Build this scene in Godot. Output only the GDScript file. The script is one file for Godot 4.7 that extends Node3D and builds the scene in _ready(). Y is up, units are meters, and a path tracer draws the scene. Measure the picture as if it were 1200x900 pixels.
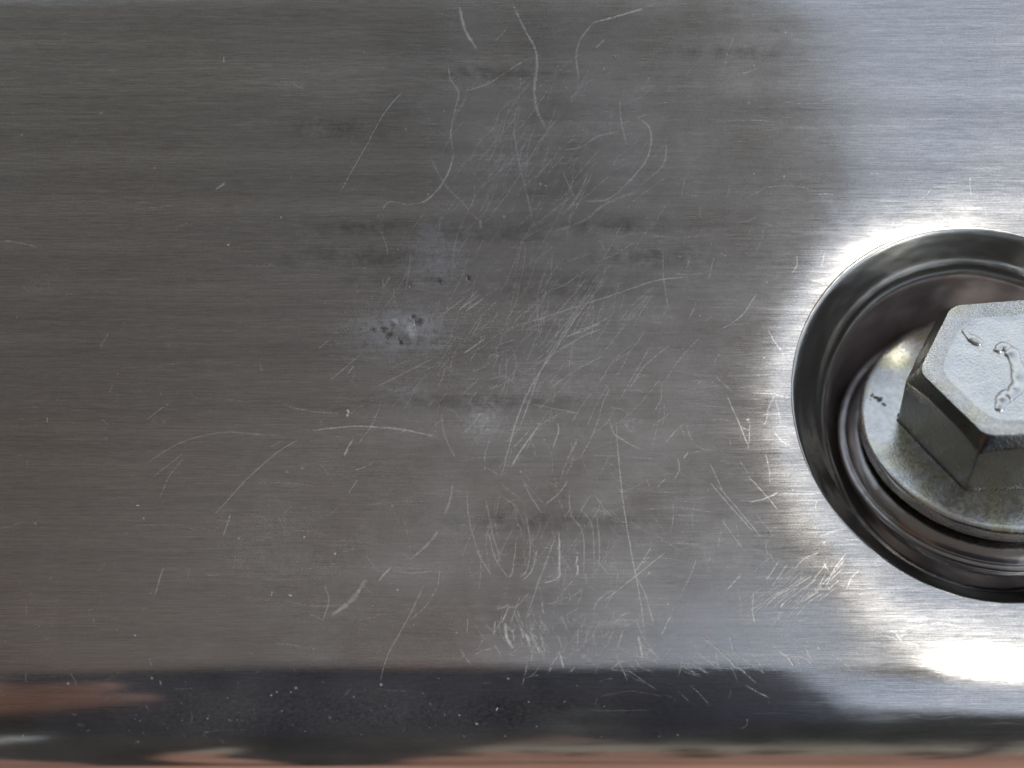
extends Node3D
# Close-up of a scratched brushed steel rail with a dished hole and a leaning zinc hex bolt.
# Lengths inside the builders are millimetres (times MM); the place round the rail is in metres.

const MM = 0.001
const PX = 0.0616                      # millimetres of plate per photograph pixel
const GROUND = -0.78
const HOLE = Vector2(34.8, 2.3)        # centre of the dished hole on the plate
const HOLE_R = 14.1
const STRETCH = Vector2(1.03, 0.965)
const SKEW = 0.13
const FAR_R = 20.0
const EDGE_R = 11.2                    # radius of the rolled edges
const TOP_S = -26.4                    # where the flat ends, far edge
const LOW_S = 20.0                     # where the flat ends, near edge
const TEX_W = 2048
const TEX_H = 1816
const TEX_PX0 = Vector2(-20, -60)      # photograph pixel of the texture's corner
const TEX_PX = Vector2(1240, 1100)

var rng = RandomNumberGenerator.new()
var wave = FastNoiseLite.new()
var taken = {}


func _ready():
	rng.seed = 71
	wave.seed = 5
	wave.frequency = 1.0
	# ---- camera, sky, sun, exposure
	var cam = Camera3D.new()
	cam.name = "camera"
	var lens = CameraAttributesPhysical.new()
	lens.frustum_focal_length = 30.3
	lens.frustum_near = 0.005
	lens.frustum_far = 600.0
	lens.frustum_focus_distance = 0.0685
	lens.exposure_aperture = 13.0
	cam.attributes = lens
	cam.transform = Transform3D(Basis(Vector3.RIGHT, -PI / 2), Vector3(0, 0.070, 0))
	add_child(cam)
	var sun = DirectionalLight3D.new()
	sun.name = "sun"
	sun.light_energy = 0.2
	sun.light_angular_distance = 11.0
	sun.light_color = Color(1.0, 0.98, 0.94)
	sun.shadow_enabled = true
	sun.look_at_from_position(Vector3(0.61, 1.0, 0.37), Vector3.ZERO)
	add_child(sun)
	var env = Environment.new()
	var sm = ProceduralSkyMaterial.new()
	sm.sky_top_color = Color(0.64, 0.68, 0.74)
	sm.sky_horizon_color = Color(0.93, 0.95, 0.97)
	sm.sky_curve = 0.22
	sm.ground_horizon_color = Color(0.62, 0.56, 0.48)
	sm.ground_bottom_color = Color(0.5, 0.42, 0.34)
	var sky = Sky.new()
	sky.sky_material = sm
	env.background_mode = Environment.BG_SKY
	env.sky = sky
	env.tonemap_mode = Environment.TONE_MAPPER_LINEAR
	env.tonemap_exposure = 1.42
	env.sdfgi_enabled = true
	env.ssao_enabled = true
	env.ssil_enabled = true
	var we = WorldEnvironment.new()
	we.name = "environment"
	we.environment = env
	add_child(we)
	# ---- large structure
	make_ground()
	make_rail()
	# ---- objects
	make_collar()
	make_washer()
	make_bolt()
	make_crumbs()
	make_bush_row()
	make_sapling()
	make_tufts()
	make_person()
	make_tablet()


# ------------------------------------------------------------------ helpers
func numbered(called):
	var n = taken.get(called, 0)
	taken[called] = n + 1
	return called if n == 0 else "%s_%03d" % [called, n]


func thing(called, label, category, at = Vector3.ZERO, group = ""):
	var o = Node3D.new()
	o.name = numbered(called)
	add_child(o, true)
	o.position = at
	tag(o, label, category, group)
	return o


func tag(o, label, category, group = ""):
	o.set_meta("label", label)
	o.set_meta("category", category)
	if group != "":
		o.set_meta("group", group)


func obj(called, mesh, mat, parent = null):
	var o = MeshInstance3D.new()
	o.name = called if parent else numbered(called)
	o.mesh = mesh
	o.material_override = mat
	(parent if parent else self).add_child(o, true)
	return o


func array_mesh(v: PackedVector3Array, n: PackedVector3Array, idx: PackedInt32Array, uv = null, col = null):
	var a = []
	a.resize(Mesh.ARRAY_MAX)
	a[Mesh.ARRAY_VERTEX] = v
	a[Mesh.ARRAY_NORMAL] = n
	a[Mesh.ARRAY_INDEX] = idx
	if uv != null:
		a[Mesh.ARRAY_TEX_UV] = uv
	if col != null:
		a[Mesh.ARRAY_COLOR] = col
	var m = ArrayMesh.new()
	m.add_surface_from_arrays(Mesh.PRIMITIVE_TRIANGLES, a)
	return m


func smooth_normals(v: PackedVector3Array, idx: PackedInt32Array) -> PackedVector3Array:
	# front faces run clockwise
	var n = PackedVector3Array()
	n.resize(v.size())
	for t in range(0, idx.size(), 3):
		var a = v[idx[t]]
		var f = (v[idx[t + 2]] - a).cross(v[idx[t + 1]] - a)
		n[idx[t]] += f
		n[idx[t + 1]] += f
		n[idx[t + 2]] += f
	for i in n.size():
		n[i] = n[i].normalized()
	return n


# a surface of rings: rings[k] is a PackedVector3Array, all of one length, closed around.
# flip = false: seen from outside when rings run from the bottom up and points anticlockwise seen from above
func ring_mesh(rings: Array, cap_last = false, cap_first = false):
	var v = PackedVector3Array()
	var idx = PackedInt32Array()
	var m: int = rings[0].size()
	for r in rings:
		v.append_array(r)
	for k in rings.size() - 1:
		for i in m:
			var j = (i + 1) % m
			var a = k * m + i
			var b = k * m + j
			idx.append_array([a, b, b + m, a, b + m, a + m])
	if cap_last:
		var c = Vector3.ZERO
		for p in rings[-1]:
			c += p
		v.append(c / m)
		var base = (rings.size() - 1) * m
		for i in m:
			idx.append_array([base + i, base + (i + 1) % m, v.size() - 1])
	if cap_first:
		var c = Vector3.ZERO
		for p in rings[0]:
			c += p
		v.append(c / m)
		for i in m:
			idx.append_array([(i + 1) % m, i, v.size() - 1])
	return array_mesh(v, smooth_normals(v, idx), idx)


func spline(points: Array, sub: int) -> Array:
	var out = []
	for i in points.size() - 1:
		var p0 = points[max(i - 1, 0)]
		var p1 = points[i]
		var p2 = points[i + 1]
		var p3 = points[min(i + 2, points.size() - 1)]
		for k in sub:
			out.append(p1.cubic_interpolate(p2, p0, p3, float(k) / sub))
	out.append(points[-1])
	return out


# a profile of (radius, height) turned about the y axis, in millimetres; runs from the bottom up on the outside
func lathe(profile: Array, sides = 120, wobble = 0.0):
	var rings = []
	for p in profile:
		var r = PackedVector3Array()
		for i in sides:
			var t = -TAU * i / sides
			var q = Vector3(cos(t) * p.x, p.y, sin(t) * p.x)
			if wobble > 0.0:
				q += Vector3(cos(t), 0, sin(t)) * wobble * wave.get_noise_3d(q.x * 0.5, q.y * 0.7, q.z * 0.5)
				q.y += wobble * wave.get_noise_3d(q.x * 0.4 + 9.0, q.y * 0.4, q.z * 0.4)
			r.append(q * MM)
		rings.append(r)
	return ring_mesh(rings)


func tilted(o):
	# the leaning bolt's own axes: its base on top of the washer
	o.transform = Transform3D(Basis(Vector3(0.97314744, 0.23018267, 0.0), Vector3(-0.18949392, 0.80112687, -0.56770396), Vector3(-0.13067562, 0.55245966, 0.82323278)).orthonormalized(), Vector3(35.659, -1.108, 2.250) * MM)


func noise_tex(seed_, freq, size = 512, octaves = 4, kind = FastNoiseLite.TYPE_SIMPLEX_SMOOTH, ramp = null):
	var n = FastNoiseLite.new()
	n.seed = seed_
	n.noise_type = kind
	n.frequency = freq
	n.fractal_octaves = octaves
	var t = NoiseTexture2D.new()
	t.width = size
	t.height = size
	t.seamless = true
	t.noise = n
	if ramp:
		var g = Gradient.new()
		g.offsets = ramp[0]
		g.colors = ramp[1]
		t.color_ramp = g
	return t


func plain(color: Color, rough = 0.8, metal = 0.0):
	var m = StandardMaterial3D.new()
	m.albedo_color = color.linear_to_srgb()
	m.roughness = rough
	m.metallic = metal
	return m


# ------------------------------------------------------------------ ground
func make_ground():
	var v = PackedVector3Array()
	var col = PackedColorArray()
	var idx = PackedInt32Array()
	var radii = [0.02]
	while radii[-1] < 500.0:
		radii.append(radii[-1] * (1.045 if radii[-1] > 0.5 else 1.15))
	var m = 144
	for r in radii:
		for i in m:
			var t = TAU * i / m
			var x = cos(t) * r
			var z = sin(t) * r
			var bump = 0.035 * wave.get_noise_2d(x * 0.9, z * 0.9) + 0.012 * wave.get_noise_2d(x * 4.0 + 7.0, z * 4.0)
			v.append(Vector3(x, GROUND + bump * smoothstep(0.9, 2.0, r), z))
			var edge = 2.15 + 0.5 * wave.get_noise_2d(x * 0.7 + 3.0, z * 0.7) + 0.25 * wave.get_noise_2d(x * 3.0, z * 3.0)
			var dry = max(smoothstep(edge - 0.12, edge + 0.3, r), smoothstep(0.35, 0.05, z + 0.3 * wave.get_noise_2d(x * 1.5, 3.0)))
			var c = Color(0.50, 0.255, 0.165).lerp(Color(0.40, 0.33, 0.24), dry)
			c = c * (1.0 + 0.35 * wave.get_noise_2d(x * 2.3 + 40.0, z * 2.3))
			c.a = 1.0
			col.append(c)
	for k in radii.size() - 1:
		for i in m:
			var a = k * m + i
			var b = k * m + (i + 1) % m
			idx.append_array([a, b, b + m, a, b + m, a + m])
	var mat = plain(Color.WHITE, 0.95)
	mat.vertex_color_use_as_albedo = true
	var g = obj("ground", array_mesh(v, smooth_normals(v, idx), idx, null, col), mat)
	g.set_meta("kind", "structure")


# ------------------------------------------------------------------ rail
func ellipse_r(x, s):
	var d = Vector2(x, s) - HOLE
	return unstretched(d).length()


# the hole is a little oval and skewed
func unstretched(d: Vector2) -> Vector2:
	return Vector2(d.x / STRETCH.x, (d.y - SKEW * d.x / STRETCH.x) / STRETCH.y)


func oval(a: float, tall = STRETCH.y) -> Vector2:
	return Vector2(cos(a) * STRETCH.x, sin(a) * tall + SKEW * cos(a))


# the pressed sheet: (x, s) in millimetres along the unrolled surface -> a point
func sheet(x: float, s: float) -> Vector3:
	var p = Vector3(x, 0, s)
	var n = Vector3.UP
	if s > LOW_S:
		var t = min((s - LOW_S) / EDGE_R, PI / 2)
		p = Vector3(x, -EDGE_R * (1.0 - cos(t)) - max(0.0, s - LOW_S - EDGE_R * PI / 2), LOW_S + EDGE_R * sin(t))
		n = Vector3(0, cos(t), sin(t))
	elif s < TOP_S:
		var t = min((TOP_S - s) / FAR_R, PI / 2)
		p = Vector3(x, -FAR_R * (1.0 - cos(t)) - max(0.0, TOP_S - s - FAR_R * PI / 2), TOP_S - FAR_R * sin(t))
		n = Vector3(0, cos(t), -sin(t))
	var h = 0.022 * wave.get_noise_2d(x * 0.045, s * 0.07) + 0.006 * wave.get_noise_2d(x * 0.12 + 50.0, s * 0.2)
	var r = ellipse_r(x, s)
	var reach = 20.5
	if r < reach:
		var q = (reach - max(r, HOLE_R)) / (reach - HOLE_R)
		h -= 0.50 * q * q
	return p + n * h


func make_rail():
	var rail = thing("steel_rail", "scratched brushed steel rail with rolled edges and a dished bolt hole", "rail")
	var xs = [-450.0, -300.0, -150.0, -90.0, -60.0]
	var x0 = HOLE.x - 17.5
	var s0 = HOLE.y - 17.5
	var n = 70
	var x = -42.0
	while x < x0 - 0.3:
		xs.append(x)
		x += 0.5955
	var ix0 = xs.size()
	for i in n + 1:
		xs.append(x0 + i * 0.5)
	var ix1 = xs.size() - 1
	xs.append_array([53.5, 57.0, 65.0, 80.0, 120.0, 180.0, 300.0])
	var ss = []
	var arc = EDGE_R * PI / 2
	var far_arc = FAR_R * PI / 2
	ss.append_array([TOP_S - far_arc - 16.0, TOP_S - far_arc - 5.0])
	for i in 30:
		ss.append(TOP_S - far_arc * (1.0 - i / 30.0))
	var s = TOP_S
	while s < s0 - 0.25:
		ss.append(s)
		s += 0.5
	var is0 = ss.size()
	for i in n + 1:
		ss.append(s0 + i * 0.5)
	var is1 = ss.size() - 1
	for i in 41:
		ss.append(LOW_S + arc * i / 40.0)
	ss.append_array([LOW_S + arc + 8.0, LOW_S + arc + 24.0])
	var v = PackedVector3Array()
	var uv = PackedVector2Array()
	var idx = PackedInt32Array()
	var w = xs.size()
	for j in ss.size():
		for i in w:
			v.append(sheet(xs[i], ss[j]) * MM)
			uv.append(plate_uv(xs[i], ss[j]))
	for j in ss.size() - 1:
		for i in w - 1:
			if i >= ix0 and i < ix1 and j >= is0 and j < is1:
				continue
			var a = j * w + i
			idx.append_array([a, a + 1, a + w + 1, a, a + w + 1, a + w])
	# the block round the hole: rings from its square border to the lip, then the lip and the bowl
	var border = []
	for i in n:
		border.append(Vector2i(ix0 + i, is0))
	for i in n:
		border.append(Vector2i(ix1, is0 + i))
	for i in n:
		border.append(Vector2i(ix1 - i, is1))
	for i in n:
		border.append(Vector2i(ix0, is1 - i))
	var m = border.size()
	var prev = PackedInt32Array()
	for b in border:
		prev.append(b.y * w + b.x)
	var rings = 44
	for k in range(1, rings + 1):
		var t = 1.0 - pow(1.0 - float(k) / rings, 1.6)
		var here = PackedInt32Array()
		for q in m:
			var e = Vector2(xs[border[q].x], ss[border[q].y])
			var d = e - HOLE
			var a = unstretched(d).angle()
			var lip = HOLE + oval(a) * HOLE_R
			var p = e.lerp(lip, t)
			here.append(v.size())
			v.append(sheet(p.x, p.y) * MM)
			uv.append(plate_uv(p.x, p.y))
		join(idx, prev, here)
		prev = here
	var prof = spline([Vector2(14.1, -0.50), Vector2(13.95, -0.55), Vector2(13.75, -0.72), Vector2(13.3, -1.25), Vector2(12.75, -1.85), Vector2(12.35, -2.25), Vector2(12.1, -2.42), Vector2(11.85, -2.62), Vector2(11.6, -3.0), Vector2(11.52, -3.4), Vector2(11.56, -3.8)], 5)
	var outer_end = prof.size()
	prof.append_array(spline([Vector2(11.6, -3.9), Vector2(11.45, -4.6), Vector2(11.1, -5.6), Vector2(10.7, -6.5), Vector2(10.35, -7.3)], 5))
	prof.append_array(spline([Vector2(10.2, -7.6), Vector2(9.4, -9.0), Vector2(8.6, -10.1), Vector2(7.0, -11.6), Vector2(4.8, -12.2), Vector2(0.4, -12.4)], 6))
	var cup_rings = []
	var lip_rings = []
	for k in range(0, prof.size()):
		var p = prof[k]
		var sink = clamp((-p.y - 0.42) / 3.0, 0.0, 1.25)
		var cup = PackedVector3Array()
		for q in m:
			var d = Vector2(xs[border[q].x], ss[border[q].y]) - HOLE
			var a = unstretched(d).angle()
			var f = oval(a, lerp(STRETCH.y, 1.03, min(sink, 1.0))) * p.x + Vector2(0.8, 1.25) * sink
			f *= 1.0 + 0.006 * wave.get_noise_3d(cos(a) * 2.0, p.y * 0.3, sin(a) * 2.0)
			if k >= outer_end:
				cup.append(Vector3(HOLE.x + f.x, p.y + 0.07 * wave.get_noise_3d(f.x * 0.3, p.y * 0.4, f.y * 0.3), HOLE.y + f.y) * MM)
				continue
			cup.append(Vector3(HOLE.x + f.x, p.y + (0.05 * wave.get_noise_3d(cos(a) * 2.5, p.y * 0.5, sin(a) * 2.5 + 8.0) if k > 0 else -0.09), HOLE.y + f.y) * MM)
		if k >= outer_end:
			cup_rings.append(cup)
		else:
			lip_rings.append(cup)
	cup_rings.reverse()
	lip_rings.reverse()
	for r in cup_rings + lip_rings:
		r.reverse()
	var lip_mat = plain(Color(0.60, 0.60, 0.60), 0.24, 1.0)
	lip_mat.heightmap_enabled = true
	lip_mat.heightmap_texture = noise_tex(48, 0.03, 256, 5)
	lip_mat.heightmap_scale = 0.002
	lip_mat.uv1_triplanar = true
	lip_mat.uv1_scale = Vector3.ONE * 60.0
	obj("hole_lip", ring_mesh(lip_rings), lip_mat, rail)
	var cup_mat = plain(Color.WHITE, 0.38, 0.30)
	cup_mat.albedo_texture = noise_tex(37, 0.010, 256, 4, FastNoiseLite.TYPE_SIMPLEX_SMOOTH, [PackedFloat32Array([0.3, 0.7]), PackedColorArray([Color(0.66, 0.62, 0.62), Color(0.93, 0.88, 0.875)])])
	cup_mat.heightmap_enabled = true
	cup_mat.heightmap_texture = noise_tex(64, 0.02, 256, 5)
	cup_mat.heightmap_scale = 0.006
	cup_mat.uv1_triplanar = true
	cup_mat.uv1_scale = Vector3.ONE * 70.0
	obj("inner_cup", ring_mesh(cup_rings), cup_mat, rail)
	obj("rail_plate", array_mesh(v, smooth_normals(v, idx), idx, uv), plate_material(), rail)
	var post = BoxMesh.new()
	post.size = Vector3(0.05, 0.745, 0.04)
	for px in [-0.40, 0.25]:
		var o = obj("post", post, plain(Color(0.42, 0.42, 0.41), 0.4, 1.0), rail)
		o.position = Vector3(px, GROUND + 0.3725, -0.003)


func join(idx: PackedInt32Array, outer: PackedInt32Array, inner: PackedInt32Array):
	var m = outer.size()
	for q in m:
		var r = (q + 1) % m
		idx.append_array([outer[q], outer[r], inner[r], outer[q], inner[r], inner[q]])


func plate_uv(x, s):
	return Vector2((x / PX + 600.0 - TEX_PX0.x) / TEX_PX.x, (s / PX + 450.0 - TEX_PX0.y) / TEX_PX.y)


# ------------------------------------------------------------------ wear of the plate
var scr = PackedFloat32Array()      # 0..1 how much a texel is scratched bright
var smear = PackedFloat32Array()    # 0..1 pale dry residue
var soot = PackedFloat32Array()     # 0..1 dark rubbed-in grime
var pit = PackedFloat32Array()      # relief, millimetres

func stamp(field: PackedFloat32Array, x: float, y: float, sx: float, amount: float, add = false):
	var c = int(ceil(sx * 2.4))
	var xi = int(floor(x))
	var yi = int(floor(y))
	for j in range(yi - c, yi + c + 2):
		if j < 0 or j >= TEX_H:
			continue
		for i in range(xi - c, xi + c + 2):
			if i < 0 or i >= TEX_W:
				continue
			var d = ((i - x) * (i - x) + (j - y) * (j - y)) / (sx * sx)
			if d > 5.0:
				continue
			var g = amount * exp(-0.5 * d)
			var at = j * TEX_W + i
			if add:
				field[at] += g
			elif g > field[at]:
				field[at] = g


# a scratch through photograph pixels; width in photograph pixels, bright 0..1
func sc(width: float, bright: float, pts: Array, rough_edge = 0.5):
	var k = TEX_W / TEX_PX.x
	var way = []
	for i in range(0, pts.size(), 2):
		way.append((Vector2(pts[i], pts[i + 1]) - TEX_PX0) * k)
	var length = 0.0
	for i in way.size() - 1:
		length += way[i].distance_to(way[i + 1])
	var line = spline(way, max(4, int(length / max(1, way.size() - 1) / 0.9)))
	var salt = rng.randf() * 900.0
	for i in line.size():
		var t = float(i) / max(1, line.size() - 1)
		var fade = min(1.0, 5.0 * t + 0.25) * min(1.0, 5.0 * (1.0 - t) + 0.25)
		var q = line[i]
		var wob = wave.get_noise_2d(salt, i * 0.05)
		var skip = clamp(0.75 + rough_edge * 1.3 * wave.get_noise_2d(salt + 50.0, i * 0.11), 0.1, 1.2)
		q += Vector2(wob, wave.get_noise_2d(i * 0.05, salt)) * 0.9
		stamp(scr, q.x, q.y, max(0.68, width * k * 0.42 * (0.8 + 0.4 * wob)), bright * fade * skip)
		if bright > 0.45:
			stamp(pit, q.x, q.y, max(0.7, width * k * 0.4), -0.0016 * bright * fade, true)


# many short strokes round a place
func strokes(count: int, cx: float, cy: float, rx: float, ry: float, angle: float, spread: float, l0: float, l1: float, width: float, bright: float):
	for i in count:
		var at = Vector2(rng.randfn() * rx, rng.randfn() * ry) + Vector2(cx, cy)
		var a = deg_to_rad(angle + rng.randfn() * spread)
		var l = rng.randf_range(l0, l1)
		var d = Vector2(cos(a), -sin(a)) * l * 0.5
		var bend = d.orthogonal() * rng.randfn() * 0.12
		sc(width * rng.randf_range(0.7, 1.2), bright * rng.randf_range(0.35, 1.0), [at.x - d.x, at.y - d.y, at.x + bend.x, at.y + bend.y, at.x + d.x, at.y + d.y], 0.8)


# a cloudy pale patch
func patch(field: PackedFloat32Array, cx: float, cy: float, rx: float, ry: float, amount: float, grain: float, salt: float):
	var k = TEX_W / TEX_PX.x
	var c = (Vector2(cx, cy) - TEX_PX0) * k
	for j in range(max(0, int(c.y - ry * k * 2.2)), min(TEX_H, int(c.y + ry * k * 2.2))):
		for i in range(max(0, int(c.x - rx * k * 2.2)), min(TEX_W, int(c.x + rx * k * 2.2))):
			var e = Vector2((i - c.x) / (rx * k), (j - c.y) / (ry * k))
			var d = e.length_squared()
			if d > 4.5:
				continue
			var nz = wave.get_noise_2d(i * grain + salt, j * grain) + 0.6 * wave.get_noise_2d(i * grain * 2.7, j * grain * 2.7 + salt) + 0.35 * wave.get_noise_2d(i * grain * 7.0, j * grain * 7.0 + salt)
			var g = exp(-0.9 * d) * clamp(0.62 + 0.9 * nz, 0.0, 1.3) * amount
			if amount > 0.0:
				field[j * TEX_W + i] = max(field[j * TEX_W + i], g)
			else:
				field[j * TEX_W + i] = min(field[j * TEX_W + i], g)


func all_scratches():
	sc(2.6, 0.75, [538, 7, 545, 35, 558, 56])
	sc(3.0, 0.45, [600, 3, 613, 31, 626, 55, 629, 75, 626, 104, 629, 128, 638, 148])
	sc(1.6, 1.0, [752, 10, 721, 19, 695, 26], 0.9)
	sc(1.5, 0.6, [695, 26, 686, 37, 679, 48, 675, 66, 678, 92])
	sc(2.4, 0.5, [698, 56, 708, 46])
	sc(1.4, 0.5, [525, 77, 528, 93, 537, 108, 532, 132, 528, 158, 532, 180])
	sc(1.7, 0.95, [532, 180, 525, 202, 514, 220, 501, 233, 490, 238])
	sc(1.2, 0.5, [490, 238, 474, 239, 457, 236, 448, 244])
	sc(1.3, 0.45, [545, 106, 571, 98, 593, 84, 618, 68])
	sc(1.1, 0.55, [472, 106, 450, 132, 428, 172, 409, 205, 398, 227])
	sc(1.2, 0.5, [505, 186, 521, 216, 541, 236, 563, 261])
	sc(2.6, 0.6, [562, 258, 563, 266])
	sc(1.2, 0.5, [604, 125, 603, 158, 609, 194, 618, 231, 624, 257])
	sc(1.2, 0.4, [659, 132, 637, 158, 615, 194, 596, 224, 574, 253])
	sc(1.6, 0.6, [747, 137, 760, 148, 763, 165, 756, 189, 736, 213, 712, 233, 684, 235])
	sc(1.2, 0.5, [726, 117, 728, 143, 734, 169])
	sc(1.3, 0.45, [725, 153, 699, 160, 681, 172, 662, 175])
	sc(1.2, 0.5, [659, 200, 666, 216, 673, 231])
	sc(1.1, 0.5, [690, 200, 679, 224, 666, 245])
	sc(1.5, 0.35, [781, 169, 776, 194, 750, 216])
	sc(3.0, 0.3, [648, 271, 684, 258, 710, 238, 747, 224])
	sc(1.2, 0.35, [596, 119, 585, 132, 580, 147])
	sc(1.3, 0.35, [748, 137, 757, 134])
	sc(1.0, 0.65, [807, 324, 770, 328, 733, 340, 697, 352, 638, 371, 594, 385])
	sc(1.0, 0.75, [711, 325, 675, 371, 649, 411, 627, 444, 609, 481, 598, 517, 587, 559])
	sc(1.0, 0.6, [704, 323, 660, 389, 634, 433, 619, 473, 608, 503])
	sc(1.0, 0.55, [691, 319, 675, 341, 645, 374])
	sc(1.0, 0.5, [698, 326, 668, 372, 640, 405])
	sc(1.3, 0.95, [632, 497, 616, 519, 607, 532, 599, 546], 0.7)
	sc(1.2, 0.7, [653, 495, 654, 506, 647, 525])
	sc(1.0, 0.6, [715, 495, 720, 508, 733, 517, 748, 525])
	sc(1.2, 0.6, [722, 499, 725, 539, 729, 579, 736, 627, 745, 675, 751, 708, 756, 747])
	sc(1.4, 0.8, [366, 504, 389, 501, 415, 499, 440, 500, 473, 503, 513, 512], 0.8)
	sc(1.2, 0.5, [350, 514, 323, 531, 288, 562, 249, 605])
	sc(1.4, 1.0, [544, 413, 557, 404, 568, 396], 0.9)
	sc(1.0, 0.9, [539, 361, 551, 353, 561, 345])
	sc(1.0, 0.9, [546, 364, 556, 357, 565, 350])
	sc(1.0, 0.6, [520, 366, 533, 357, 545, 348])
	sc(1.0, 0.7, [536, 366, 548, 352, 560, 340])
	sc(1.0, 0.5, [623, 473, 653, 479, 678, 484])
	sc(1.0, 0.5, [440, 453, 473, 437, 506, 420])
	sc(1.1, 0.8, [667, 393, 690, 384, 711, 372], 0.9)
	sc(1.0, 0.6, [662, 396, 682, 385, 704, 380])
	sc(1.0, 0.55, [653, 411, 682, 394, 704, 385])
	sc(1.0, 0.5, [638, 341, 660, 334, 678, 321])
	sc(1.0, 0.4, [832, 543, 840, 560, 847, 576])
	sc(1.1, 0.45, [851, 462, 865, 493, 878, 525])
	sc(1.0, 0.55, [794, 536, 796, 550, 790, 561])
	sc(1.3, 0.8, [801, 536, 806, 530])
	sc(1.0, 0.4, [517, 484, 521, 510, 535, 539])
	sc(1.0, 0.45, [171, 492, 186, 480, 202, 469])
	sc(1.2, 0.38, [171, 543, 202, 523, 233, 511, 272, 506, 335, 512])
	sc(1.1, 0.35, [179, 558, 196, 545, 214, 531])
	sc(1.0, 0.35, [187, 584, 198, 558, 216, 535])
	sc(1.4, 0.4, [261, 628, 266, 614, 270, 601])
	sc(1.6, 0.45, [181, 698, 186, 680, 191, 665])
	sc(1.7, 0.85, [403, 533, 408, 523, 413, 515])
	sc(1.2, 0.45, [408, 578, 418, 562])
	sc(2.5, 0.28, [331, 474, 362, 481, 397, 484])
	sc(4.5, 0.5, [389, 720, 408, 706, 420, 692, 428, 679])
	sc(1.6, 0.4, [379, 724, 385, 702, 380, 685])
	sc(2.0, 0.4, [530, 568, 527, 585, 521, 602])
	sc(2.8, 0.35, [513, 622, 500, 638, 483, 653])
	sc(1.8, 0.6, [458, 665, 450, 672, 444, 680])
	sc(1.4, 0.4, [496, 685, 482, 716, 468, 741, 453, 770, 445, 798])
	sc(1.1, 0.55, [612, 563, 623, 583, 635, 601])
	sc(1.1, 0.6, [665, 563, 655, 577, 638, 591])
	sc(1.0, 0.5, [667, 574, 669, 602, 683, 625, 684, 673])
	sc(1.8, 1.0, [655, 624, 655.5, 656, 656, 674], 0.4)
	sc(1.4, 0.9, [656, 674, 650, 679, 638, 682], 0.5)
	sc(1.7, 0.9, [677, 651, 675, 660, 677, 665, 676, 673], 0.9)
	sc(1.2, 0.6, [616, 602, 621, 636, 618, 665, 609, 676])
	sc(1.2, 0.6, [629, 642, 623, 668, 612, 679])
	sc(1.1, 0.55, [605, 628, 601, 665, 597, 676])
	sc(1.1, 0.5, [572, 622, 580, 653, 595, 676])
	sc(1.1, 0.45, [558, 645, 575, 673])
	sc(1.0, 0.4, [570, 588, 576, 620, 587, 659])
	sc(1.0, 0.4, [547, 577, 550, 611, 564, 659])
	sc(1.0, 0.45, [653, 622, 632, 679, 615, 727])
	sc(1.7, 0.6, [597, 709, 592, 720, 587, 730])
	sc(1.3, 0.5, [609, 699, 598, 730])
	sc(3.4, 0.85, [592, 730, 594, 747, 601, 758], 0.9)
	sc(1.8, 0.55, [601, 736, 602, 750])
	sc(2.2, 0.75, [611, 736, 613, 747])
	sc(3.0, 0.75, [616, 741, 621, 756], 0.9)
	sc(2.2, 0.65, [622, 741, 627, 752, 632, 764], 0.9)
	sc(2.0, 0.55, [633, 741, 636, 752, 639, 764])
	sc(2.2, 0.7, [655, 761, 660, 781])
	sc(1.5, 0.6, [580, 727, 578, 744])
	sc(1.3, 0.4, [548, 724, 547, 741])
	sc(1.2, 0.55, [780, 646, 759, 663, 729, 687, 708, 703])
	sc(1.1, 0.55, [763, 640, 753, 657, 744, 669])
	sc(1.3, 0.55, [745, 675, 756, 696, 766, 732])
	sc(1.1, 0.4, [816, 654, 807, 678, 796, 699])
	sc(1.6, 0.65, [786, 721, 775, 744])
	sc(2.2, 0.65, [748, 744, 753, 771])
	sc(1.6, 0.7, [852, 691, 868, 673])
	sc(1.4, 0.6, [883, 693, 882, 714, 885, 729])
	sc(1.4, 0.7, [912, 658, 906, 668, 898, 679])
	sc(1.3, 0.6, [923, 661, 914, 673, 906, 686])
	sc(1.3, 0.75, [951, 675, 930, 687, 909, 699, 897, 711])
	sc(1.2, 0.6, [956, 679, 924, 702, 915, 711])
	sc(1.3, 0.55, [945, 675, 910, 696, 876, 717])
	sc(1.3, 0.5, [960, 693, 942, 704])
	sc(1.2, 0.5, [832, 565, 855, 592, 882, 622])
	sc(1.1, 0.45, [840, 568, 866, 598, 891, 628])
	sc(1.0, 0.4, [846, 609, 858, 626, 870, 642])
	sc(1.2, 0.6, [879, 588, 896, 584, 913, 577])
	sc(1.8, 0.5, [822, 745, 843, 762, 864, 783])
	sc(1.5, 0.45, [843, 755, 858, 771])
	sc(1.8, 0.5, [906, 756, 924, 771, 930, 780])
	sc(1.8, 0.4, [813, 762, 837, 780])
	sc(2.0, 0.5, [855, 744, 859, 762])
	sc(1.0, 0.4, [877, 558, 891, 573, 912, 597])
	sc(1.0, 0.5, [699, 604, 702, 630, 702, 663])
	sc(1.0, 0.45, [684, 600, 694, 618, 696, 666])
	sc(1.6, 0.4, [2, 281, 22, 284, 43, 289])
	sc(1.4, 0.5, [117, 406, 127, 389])
	sc(1.4, 0.6, [373, 408, 385, 398])
	sc(2.0, 0.9, [253, 221, 263, 214], 0.2)
	sc(1.6, 0.8, [262, 66, 262, 72], 0.2)
	sc(1.6, 0.5, [346, 100, 355, 103])
	sc(1.3, 0.6, [448, 326, 449, 337])
	sc(1.0, 0.6, [449, 336, 458, 322])
	sc(1.0, 0.5, [475, 340, 479, 315, 481, 296])
	sc(1.0, 0.45, [446, 270, 452, 286, 455, 300])
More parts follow.
